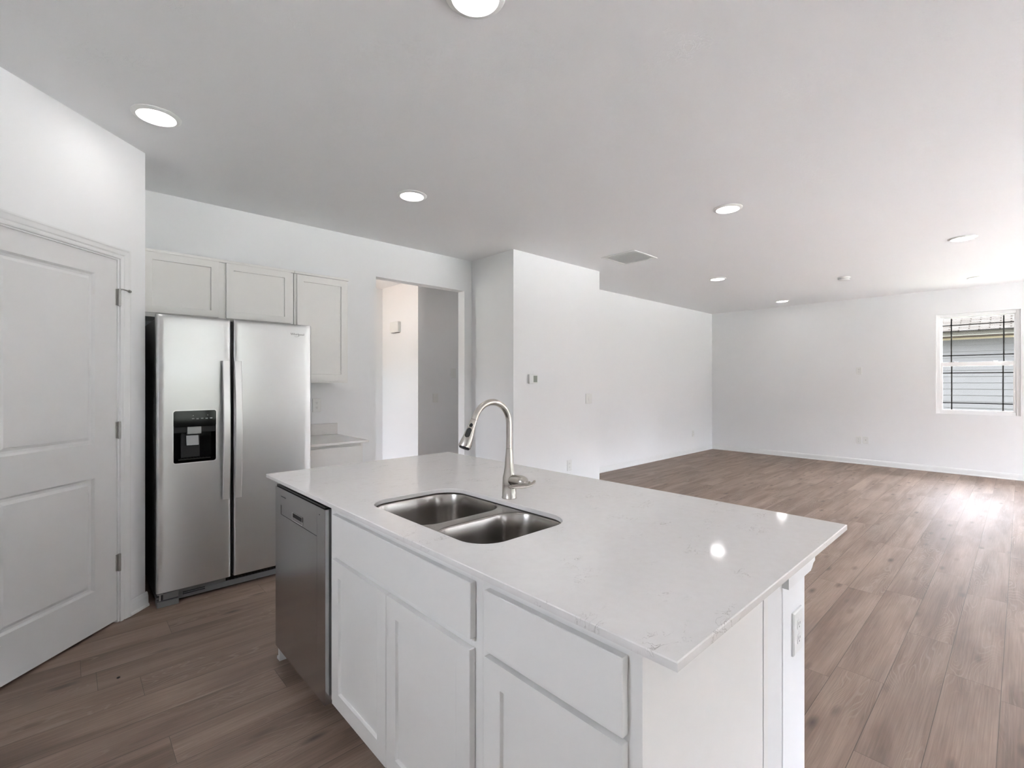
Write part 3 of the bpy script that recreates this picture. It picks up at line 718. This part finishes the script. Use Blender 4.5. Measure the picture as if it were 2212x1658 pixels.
# sink base
sb, W_ = island_cab('base_cabinet', 'white sink base cabinet with two doors in the middle of the island', 1.850, 0.9185, None)
m = MB(); D = 0.585
m.box(0, 0.018, 0.019, D, 0.114, CT_Z-0.001); m.box(W_-0.018, W_, 0.019, D, 0.114, CT_Z-0.001); m.box(0.018, W_-0.018, 0.019, D, 0.114, 0.130); m.box(0.018, W_-0.018, D-0.012, D, 0.130, CT_Z-0.001)
m.box(0, 0.045, 0, 0.019, 0.114, CT_Z-0.001); m.box(W_-0.045, W_, 0, 0.019, 0.114, CT_Z-0.001); m.box(0.045, W_-0.045, 0, 0.019, 0.114, 0.15); m.box(0.045, W_-0.045, 0, 0.019, 0.66, 0.73); m.box(0.045, W_-0.045, 0, 0.019, 0.84, CT_Z-0.001)
m.box(0, W_, 0.075, 0.090, 0, 0.114)
m.build('body', M['cab'], sb, bevel=0.001)
ly = lambda Y: 1.850-Y
MB().panel(ly(0.945)-ly(1.798), 0.143, 0.019, [], [], y0=-0.020, x0=ly(1.798), z0=0.711).build('false_drawer_front', M['cab'], sb, bevel=0.002)
shaker(MB(), ly(1.798), ly(1.3785), 0.134, 0.684, -0.020).build('cabinet_door', M['cab'], sb, bevel=0.002)
shaker(MB(), ly(1.3755), ly(0.948), 0.134, 0.684, -0.020).build('cabinet_door', M['cab'], sb, bevel=0.002)
# drawer base
db, W2 = island_cab('base_cabinet', 'white drawer base cabinet at the right end of the island', 0.918, 0.468, None)
m = MB(); m.box(0, W2, 0, D, 0.114, CT_Z-0.001); m.box(0, W2, 0.075, D, 0, 0.114); m.build('body', M['cab'], db, bevel=0.0004)
ly = lambda Y: 0.918-Y
MB().panel(ly(0.497)-ly(0.891), 0.147, 0.019, [], [], y0=-0.020, x0=ly(0.891), z0=0.707).build('drawer_front', M['cab'], db, bevel=0.002)
shaker(MB(), ly(0.891), ly(0.497), 0.134, 0.694, -0.020).build('cabinet_door', M['cab'], db, bevel=0.002)
MB().box(W2, W2+0.002, D, D+0.030, 0.0, CT_Z-0.001).build('scribe_strip', M['cab'], db, bevel=0.0008)
# knee wall carrying the overhang
kw = thing('island_knee_wall', 'white knee wall with cove trim under the island overhang', 'wall', (1.3755, 0.468, 0), 0)
MB().box(0, 0.128, 0.004, 1.99, 0, CT_Z-0.001).build('filler_panel', M['trim'], kw)
MB().box(0.1281, 0.328, 0.001, 1.99, 0, 0.764).build('wall_core', M['wall'], kw, bevel=0.003)
m = MB()
cv = [(0.1285, 0.898-0.001), (0.1285, 0.765), (0.335, 0.765), (0.350, 0.772), (0.362, 0.782), (0.380, 0.786), (0.380, 0.806), (0.388, 0.822), (0.392, 0.897)]
m.extrude_profile(cv, 'y', -0.014, 1.99); m.build('cove_trim', M['trim'], kw)
MB().extrude_profile([(0.328, 0), (0.345, 0), (0.345, 0.016), (0.340, 0.02), (0.339, 0.075), (0.328, 0.085)], 'y', -0.004, 1.99).build('base_trim', M['trim'], kw)

# countertop with sink cut-out
def sink_outline(x0, x1, y0, y1, r, n=10, bulge=0.0):
    P = []
    for cx_, cy, a0 in ((x1-r, y0+r, -90), (x1-r, y1-r, 0), (x0+r, y1-r, 90), (x0+r, y0+r, 180)):
        for k in range(n+1):
            a = math.radians(a0+90*k/n); P.append((cx_+r*math.cos(a), cy+r*math.sin(a)))
    return P
SX0, SX1, SY0, SY1 = 0.806, 1.196, 0.985, 1.655
itop = thing('island_countertop', 'long white quartz island countertop with grey veins and sink cutout', 'countertop', (IX, 0.468, CT_Z), 0)
def counter_slab(x0, x1, y0, y1, z0, z1, hole):
    bm = bmesh.new(); e = 0.002
    outer = [(x0, y0), (x1, y0), (x1, y1), (x0, y1)]
    def ring(pts, z): return [bm.verts.new((x, y, z)) for x, y in pts]
    def ins(pts, d): return [(x+(d if x < (x0+x1)/2 else -d), y+(d if y < (y0+y1)/2 else -d)) for x, y in pts]
    def grow(pts, d):
        cx_, cy = sum(p[0] for p in pts)/len(pts), sum(p[1] for p in pts)/len(pts)
        return [(x+d*(1 if x > cx_ else -1)*0.7, y+d*(1 if y > cy else -1)*0.7) for x, y in pts]
    ot, om, ob = ring(ins(outer, e), z1), ring(outer, z1-e), ring(outer, z0)
    ht, hm, hb_ = ring(grow(hole, e), z1), ring(hole, z1-e), ring(hole, z0)
    def edges(r): return [bm.edges.get((r[i], r[(i+1) % len(r)])) or bm.edges.new((r[i], r[(i+1) % len(r)])) for i in range(len(r))]
    bmesh.ops.triangle_fill(bm, use_beauty=True, edges=edges(ot)+edges(ht))
    bmesh.ops.triangle_fill(bm, use_beauty=True, edges=edges(ob)+edges(hb_))
    for A in ((ot, om), (om, ob), (ht, hm), (hm, hb_)):
        n = len(A[0])
        for i in range(n): bm.faces.new((A[0][i], A[0][(i+1) % n], A[1][(i+1) % n], A[1][i]))
    m = MB(); m.bm.free(); m.bm = bm; return m
lo = lambda pts: [(x-IX, y-0.468) for x, y in pts]
counter_slab(0.706-IX, 1.776-IX, 0.372-0.468, 2.495-0.468, 0, 0.016, lo(sink_outline(SX0, SX1, SY0, SY1, 0.095))).build('slab', M['quartz'], itop)
# undermount double bowl sink
sk = thing('kitchen_sink', 'undermount stainless double bowl sink set in the island countertop', 'sink', (1.0, 1.32, 0.70), 0)
SZ = 0.8975-0.70
bowls = [(0.800, 1.203, 1.298, 1.664, 0.085), (0.800, 1.203, 0.976, 1.262, 0.085)]
bowls = [(0.800, 1.203, 1.302, 1.664, 0.10), (0.800, 1.203, 0.976, 1.258, 0.10)]
def flange():
    bm = bmesh.new(); z = SZ-0.0005
    def ring(pts, z): return [bm.verts.new((x-1.0, y-1.32, z)) for x, y in pts]
    def edges(r): return [bm.edges.get((r[i], r[(i+1) % len(r)])) or bm.edges.new((r[i], r[(i+1) % len(r)])) for i in range(len(r))]
    O = ring(sink_outline(0.785, 1.218, 0.962, 1.678, 0.10), z-0.002)
    H = [ring(sink_outline(a, b, c, d, r), z-0.002) for a, b, c, d, r in bowls]
    es = edges(O)
    for h in H: es += edges(h)
    bmesh.ops.triangle_fill(bm, use_beauty=True, edges=es)
    m = MB(); m.bm.free(); m.bm = bm; return m
flange().build('rim', M['sink'], sk)
for a, b, c, d, r in bowls:
    m = MB(); rings = []
    for ins_, z, rr_ in ((0, SZ-0.0025, r), (0.004, SZ-0.010, r), (0.007, SZ-0.06, r-0.005), (0.012, 0.05, r-0.01), (0.020, 0.022, r-0.015), (0.034, 0.008, r-0.025), (0.055, 0.002, r-0.04)):
        rings.append([(x-1.0, y-1.32, z) for x, y in sink_outline(a+ins_, b-ins_, c+ins_, d-ins_, max(0.03, rr_))])
    m.loops(rings, False, True); bw = m.build('bowl', M['sink'], sk, smooth=60)
    md = bw.modifiers.new('thick', 'SOLIDIFY'); md.thickness = 0.0012; md.offset = -1
    MB().lathe([(0.042, 0.0035), (0.040, 0.0055), (0.033, 0.005), (0.030, 0.0035)], ((a+b)/2-1.0, (c+d)/2-1.32, 0), 28).build('drain', M['handle'], bw, smooth=40)

# faucet
fx, fy = 1.240, 1.342
fa = thing('faucet', 'brushed nickel gooseneck pull down faucet on the island countertop', 'faucet', (fx, fy, 0.9141), 0)
MB().lathe([(0.0285, 0), (0.0285, 0.004), (0.0272, 0.006), (0.0268, 0.05), (0.0250, 0.078), (0.0205, 0.098), (0.0178, 0.12), (0.0155, 0.15), (0.0133, 0.175), (0.0125, 0.190)], (0, 0, 0), 40).build('body', M['nickel'], fa, smooth=50)
cxr, czr, rr_ = -0.087, 0.282, 0.087
path = [(0, 0, 0.1905), (0, 0, 0.22), (0, 0, 0.26)]
for i in range(0, 26):
    a = math.radians(155*i/25); path.append((cxr+rr_*math.cos(a), 0, czr+rr_*math.sin(a)))
dirv = Vector((-math.sin(math.radians(155)), 0, math.cos(math.radians(155)))); end = Vector(path[-1])
path.append(tuple(end+dirv*0.012))
MB().tube(path, 0.0117, 24).build('spout', M['nickel'], fa, smooth=50)
s0 = end+dirv*0.013
hd = MB().tube([s0, s0+dirv*0.004, s0+dirv*0.03, s0+dirv*0.065, s0+dirv*0.098, s0+dirv*0.103], [0.0113, 0.0122, 0.0142, 0.0188, 0.0232, 0.0225], 32).build('spray_head', M['nickel'], fa, smooth=40)
MB().tube([s0+dirv*0.1032, s0+dirv*0.108], [0.0195, 0.0180], 28).build('spray_face', M['rubber'], hd, smooth=40)
# buttons on the side of the head towards the user
axis = dirv.normalized(); view = Vector((-0.86, -0.52, 0)); nrm = (view-axis*view.dot(axis)).normalized(); sid = axis.cross(nrm)
def button(t0, t1, w_, par):
    n = 20; out = []
    for lift in (0.0, 0.0018, 0.0022):
        ring = []
        ww = w_*(1 if lift < 0.002 else 0.8)
        for k in range(n):
            a = 2*math.pi*k/n; h_ = (t1-t0)/2-ww; tt = (t0+t1)/2 + ww*math.sin(a) + (h_ if math.sin(a) > 0 else -h_)
            rad = 0.0142+(0.0232-0.0142)*(tt-0.03)/0.068; x = ww*math.cos(a)
            ring.append(tuple(s0+axis*tt+sid*x+nrm*(math.sqrt(max(0, rad*rad-x*x))-0.001+lift)))
        out.append(ring)
    MB().loops(out).build('spray_button', M['rubber'], par, smooth=40)
button(0.016, 0.030, 0.0065, hd); button(0.034, 0.070, 0.0095, hd)
# valve housing and lever on the right side
m = MB(); hz = 0.070
prof_h = [(0.018, 0.0), (0.021, -0.020), (0.024, -0.040), (0.0255, -0.058), (0.0250, -0.072), (0.021, -0.085), (0.013, -0.093), (0.004, -0.096)]
rings = [[(r*math.cos(2*math.pi*k/28), y, hz+r*math.sin(2*math.pi*k/28)) for k in range(28)] for r, y in prof_h]
m.loops(rings); hs = m.build('valve_housing', M['nickel'], fa, smooth=50)
lv = [(0.030, -0.106, hz+0.006), (0.020, -0.112, hz+0.002), (0.004, -0.108, hz-0.004), (-0.02, -0.103, hz-0.006), (-0.05, -0.099, hz-0.003), (-0.075, -0.096, hz-0.002), (-0.088, -0.094, hz-0.002)]
MB().tube(lv, [0.0055, 0.0078, 0.0105, 0.0120, 0.0120, 0.0105, 0.004], 16, flat=0.55).build('lever', M['nickel'], fa, smooth=60)
m = MB(); m.tube([(0, -0.088, hz), (0.004, -0.104, hz-0.001)], 0.010, 14); m.build('lever_hub', M['nickel'], fa, smooth=50)

# ------------------------------------------------------------------ wall plates
def plate(name, label, cat, loc, rz, W_, H_, kind, group=None):
    r = thing(name, label, cat, loc, rz, group)
    m = MB(); y1 = -0.0003
    m.loops([[(-W_/2, y1, -H_/2), (W_/2, y1, -H_/2), (W_/2, y1, H_/2), (-W_/2, y1, H_/2)],
             [(-W_/2, -0.004, -H_/2), (W_/2, -0.004, -H_/2), (W_/2, -0.004, H_/2), (-W_/2, -0.004, H_/2)],
             [(-W_/2+0.004, -0.007, -H_/2+0.004), (W_/2-0.004, -0.007, -H_/2+0.004), (W_/2-0.004, -0.007, H_/2-0.004), (-W_/2+0.004, -0.007, H_/2-0.004)]])
    m.build('cover_plate', M['plate'], r)
    if kind == 'outlet':
        for s in (-1, 1):
            zc = s*H_*0.17
            m = MB(); P = []
            for k in range(24):
                a = 2*math.pi*k/24; P.append((max(-0.0125, min(0.0125, 0.017*math.cos(a)))*W_/0.07, zc+0.0145*math.sin(a)*H_/0.115))
            m.loops([[(x, -0.0066, z) for x, z in P], [(x, -0.0088, z) for x, z in P]])
            rc_ = m.build('receptacle', M['plate'], r)
            m = MB()
            m.box(-0.0072, -0.0052, -0.0092, -0.0089, zc-0.001, zc+0.008); m.box(0.0048, 0.0066, -0.0092, -0.0089, zc, zc+0.007); m.box(-0.002, 0.002, -0.0092, -0.0089, zc-0.009, zc-0.005)
            m.build('slots', M['slot'], rc_)
        MB().lathe([(0.003, 0), (0.003, 0.001)], (0, 0, 0), 12).build('screw', M['plate'], r).matrix_local = Matrix.Translation((0, -0.0067, 0)) @ Matrix.Rotation(math.pi/2, 4, 'X')
    elif kind == 'switch':
        m = MB(); m.extrude_profile([(-0.0065, -0.034), (-0.0085, -0.034), (-0.0105, 0.0), (-0.0075, 0.034), (-0.0065, 0.034)], 'x', -0.0165, 0.0165)
        m.build('rocker', M['plate'], r, bevel=0.001)
    elif kind == 'jack':
        MB().lathe([(0.006, 0), (0.006, 0.003), (0.004, 0.008)], (0, 0, 0), 14).build('coax_jack', M['hinge'], r).matrix_local = Matrix.Translation((0, -0.0067, 0)) @ Matrix.Rotation(math.pi/2, 4, 'X')
    return r
plate('wall_outlet', 'white outlet above the small countertop right of the refrigerator', 'outlet', (1.640, YK, 1.150), 0, 0.075, 0.122, 'outlet')
plate('wall_outlet', 'white outlet on the end of the island knee wall', 'outlet', (1.618, 0.4685, 0.605), 0, 0.082, 0.128, 'outlet')
plate('light_switch', 'white rocker light switch right of the thermostat', 'switch', (4.667, 3.62, 1.156), 0, 0.125, 0.122, 'switch')
plate('wall_outlet', 'white outlet low under the thermostat wall above the countertop edge', 'outlet', (4.300, 3.62, 0.386), 0, 0.080, 0.125, 'outlet')
plate('wall_outlet', 'white outlet low on the living room wall left of the corner', 'outlet', (8.800, YK, 0.371), 0, 0.075, 0.115, 'outlet')
plate('wall_outlet', 'white outlet at mid height on the window wall left of the window', 'outlet', (XW, 1.852, 1.546), RM, 0.080, 0.118, 'outlet')
plate('wall_outlet', 'white outlet low on the window wall, left of a pair', 'outlet', (XW, 1.855, 0.397), RM, 0.075, 0.116, 'outlet')
plate('wall_jack', 'white cable jack plate low on the window wall, right of a pair', 'wall jack', (XW, 1.760, 0.405), RM, 0.075, 0.116, 'jack')
plate('light_switch', 'light switch low on the shaded hall wall, the left plate', 'switch', (3.716, 5.52, 1.140), 0, 0.085, 0.120, 'switch')
plate('light_switch', 'larger control plate high on the shaded hall wall beside the opening', 'switch', (4.020, 5.52, 1.482), 0, 0.085, 0.135, 'switch')
# thermostat
th = thing('thermostat', 'white thermostat with grey screen on the wall beside the hall', 'thermostat', (3.680, 3.62, 1.390), 0)
MB().box(-0.064, 0.064, -0.026, -0.0003, -0.050, 0.050).build('housing', M['plate'], th, bevel=0.004)
MB().box(-0.002, 0.054, -0.0272, -0.0262, -0.034, 0.036).build('screen', M['lcd'], th)
m = MB()
for i in range(3): m.box(0.004+0.016*i, 0.014+0.016*i, -0.0275, -0.0262, -0.045, -0.039)
m.build('buttons', M['plate'], th)
# door chime in the hall (faces -X)
ch = thing('door_chime', 'white door chime box high on the bright hall wall', 'door chime', (3.44, 6.085, 2.136), RM)
m = MB(); P = rrect(-0.115, 0.115, -0.075, 0.075, 0.02)
m.loops([[(x, -0.0003, z) for x, z in P], [(x, -0.045, z) for x, z in P], [(x*0.94, -0.052, z*0.92) for x, z in P]]); m.build('cover', M['plate'], ch, smooth=30)
MB().box(-0.10, 0.10, -0.03, -0.001, -0.0795, -0.0755).build('vent', M['slot'], ch)

# ------------------------------------------------------------------ ceiling fixtures
LIGHTS = [((1.072, 1.340), 'recessed ceiling light cut by the top edge of the photo above the sink'),
          ((0.344, 3.078), 'recessed ceiling light in front of the pantry door'),
          ((1.877, 3.096), 'recessed ceiling light in front of the wall cabinets and hall opening'),
          ((3.859, 1.606), 'recessed ceiling light midway between island and living room'),
          ((6.303, 0.393), 'recessed ceiling light nearer the camera on the window side of the living room'),
          ((6.388, 2.793), 'recessed ceiling light left over the living room, just beyond the vent'),
          ((8.944, 2.807), 'recessed ceiling light deepest in the living room, near the far corner'),
          ((8.821, 0.403), 'recessed ceiling light above the far window')]
proto = None
for (x, y), lab in LIGHTS:
    if proto is None:
        proto = thing('recessed_light', lab, 'ceiling light', (x, y, CEIL-0.012), 0, 'recessed ceiling lights')
        MB().lathe([(0.108, 0.0117), (0.108, 0.008), (0.100, 0.002), (0.086, 0.0), (0.083, 0.004), (0.083, 0.0117)], (0, 0, 0), 40, False, False).build('trim_ring', M['plate'], proto, smooth=40)
        MB().lathe([(0.0825, 0.006), (0.0825, 0.0105)], (0, 0, 0), 40).build('lens', M['lamp'], proto)
    else:
        c = copy_tree(proto); c.location = (x, y, CEIL-0.012); c['label'] = lab
# hall lamps out of the frame, added to brighten the hall walls
for (x, y), lab in (((2.5, 5.85), 'added recessed ceiling light at the end of the hall'), ((2.75, 5.1), 'added recessed ceiling light just inside the hall opening'), ((4.7, 4.98), 'added recessed ceiling light in the hall behind the wall block')):
    hl = copy_tree(proto); hl.location = (x, y, CEIL-0.012); hl['label'] = lab
# smoke detector
sd = thing('smoke_detector', 'round white smoke detector on the living room ceiling', 'smoke detector', (7.526, 1.613, CEIL-0.04), 0)
MB().lathe([(0.045, 0.0), (0.058, 0.004), (0.066, 0.014), (0.068, 0.026), (0.072, 0.030), (0.072, 0.0397)], (0, 0, 0), 36).build('housing', M['plate'], sd, smooth=40)
m = MB(); m.lathe([(0.0685, 0.017), (0.0685, 0.021)], (0, 0, 0), 36); m.build('vent_ring', M['slot'], sd)
# ceiling air vent
VX0, VX1, VY0, VY1 = 4.345, 4.805, 2.77, 3.20
cvn = thing('ceiling_vent', 'white rectangular air vent with louvres on the ceiling', 'air vent', (VX0, VY0, CEIL-0.014), 0)
W_, H_ = VX1-VX0, VY1-VY0; f = 0.03
m = MB(); z1 = 0.0137
for a, b, c, d in ((0, W_, 0, f), (0, W_, H_-f, H_), (0, f, f, H_-f), (W_-f, W_, f, H_-f)): m.box(a, b, c, d, 0.004, z1)
m.build('frame', M['plate'], cvn, bevel=0.003)
MB().box(f, W_-f, f, H_-f, 0.0122, z1).build('backing', mat('vent_grey', srgb(235,235,235), 0.6, noise=0.02), cvn)
m = MB(); n = 18
for i in range(n):
    y = f+0.004+(H_-2*f-0.008)*(i+0.5)/n
    m.extrude_profile([(y-0.0115, 0.0035), (y+0.0085, 0.0085), (y+0.009, 0.0095), (y-0.011, 0.0045)], 'x', f, W_-f)
m.box(W_*0.33-0.004, W_*0.33+0.004, f, H_-f, 0.003, 0.0042); m.box(W_*0.66-0.004, W_*0.66+0.004, f, H_-f, 0.003, 0.0042)
m.build('louvres', M['plate'], cvn)
# small crumb lying on the kitchen floor
m = MB(); bmesh.ops.create_icosphere(m.bm, subdivisions=2, radius=0.006)
for v in m.bm.verts: v.co = Vector((v.co.x*1.2, v.co.y*0.9, v.co.z*0.6))*random.uniform(0.85, 1.15)
cb = m.build('floor_crumb', M['crumb'], smooth=60); cb.location = (0.175, 2.829, 0.0042); tag(cb, 'tiny dark crumb lying on the kitchen floor', 'debris')
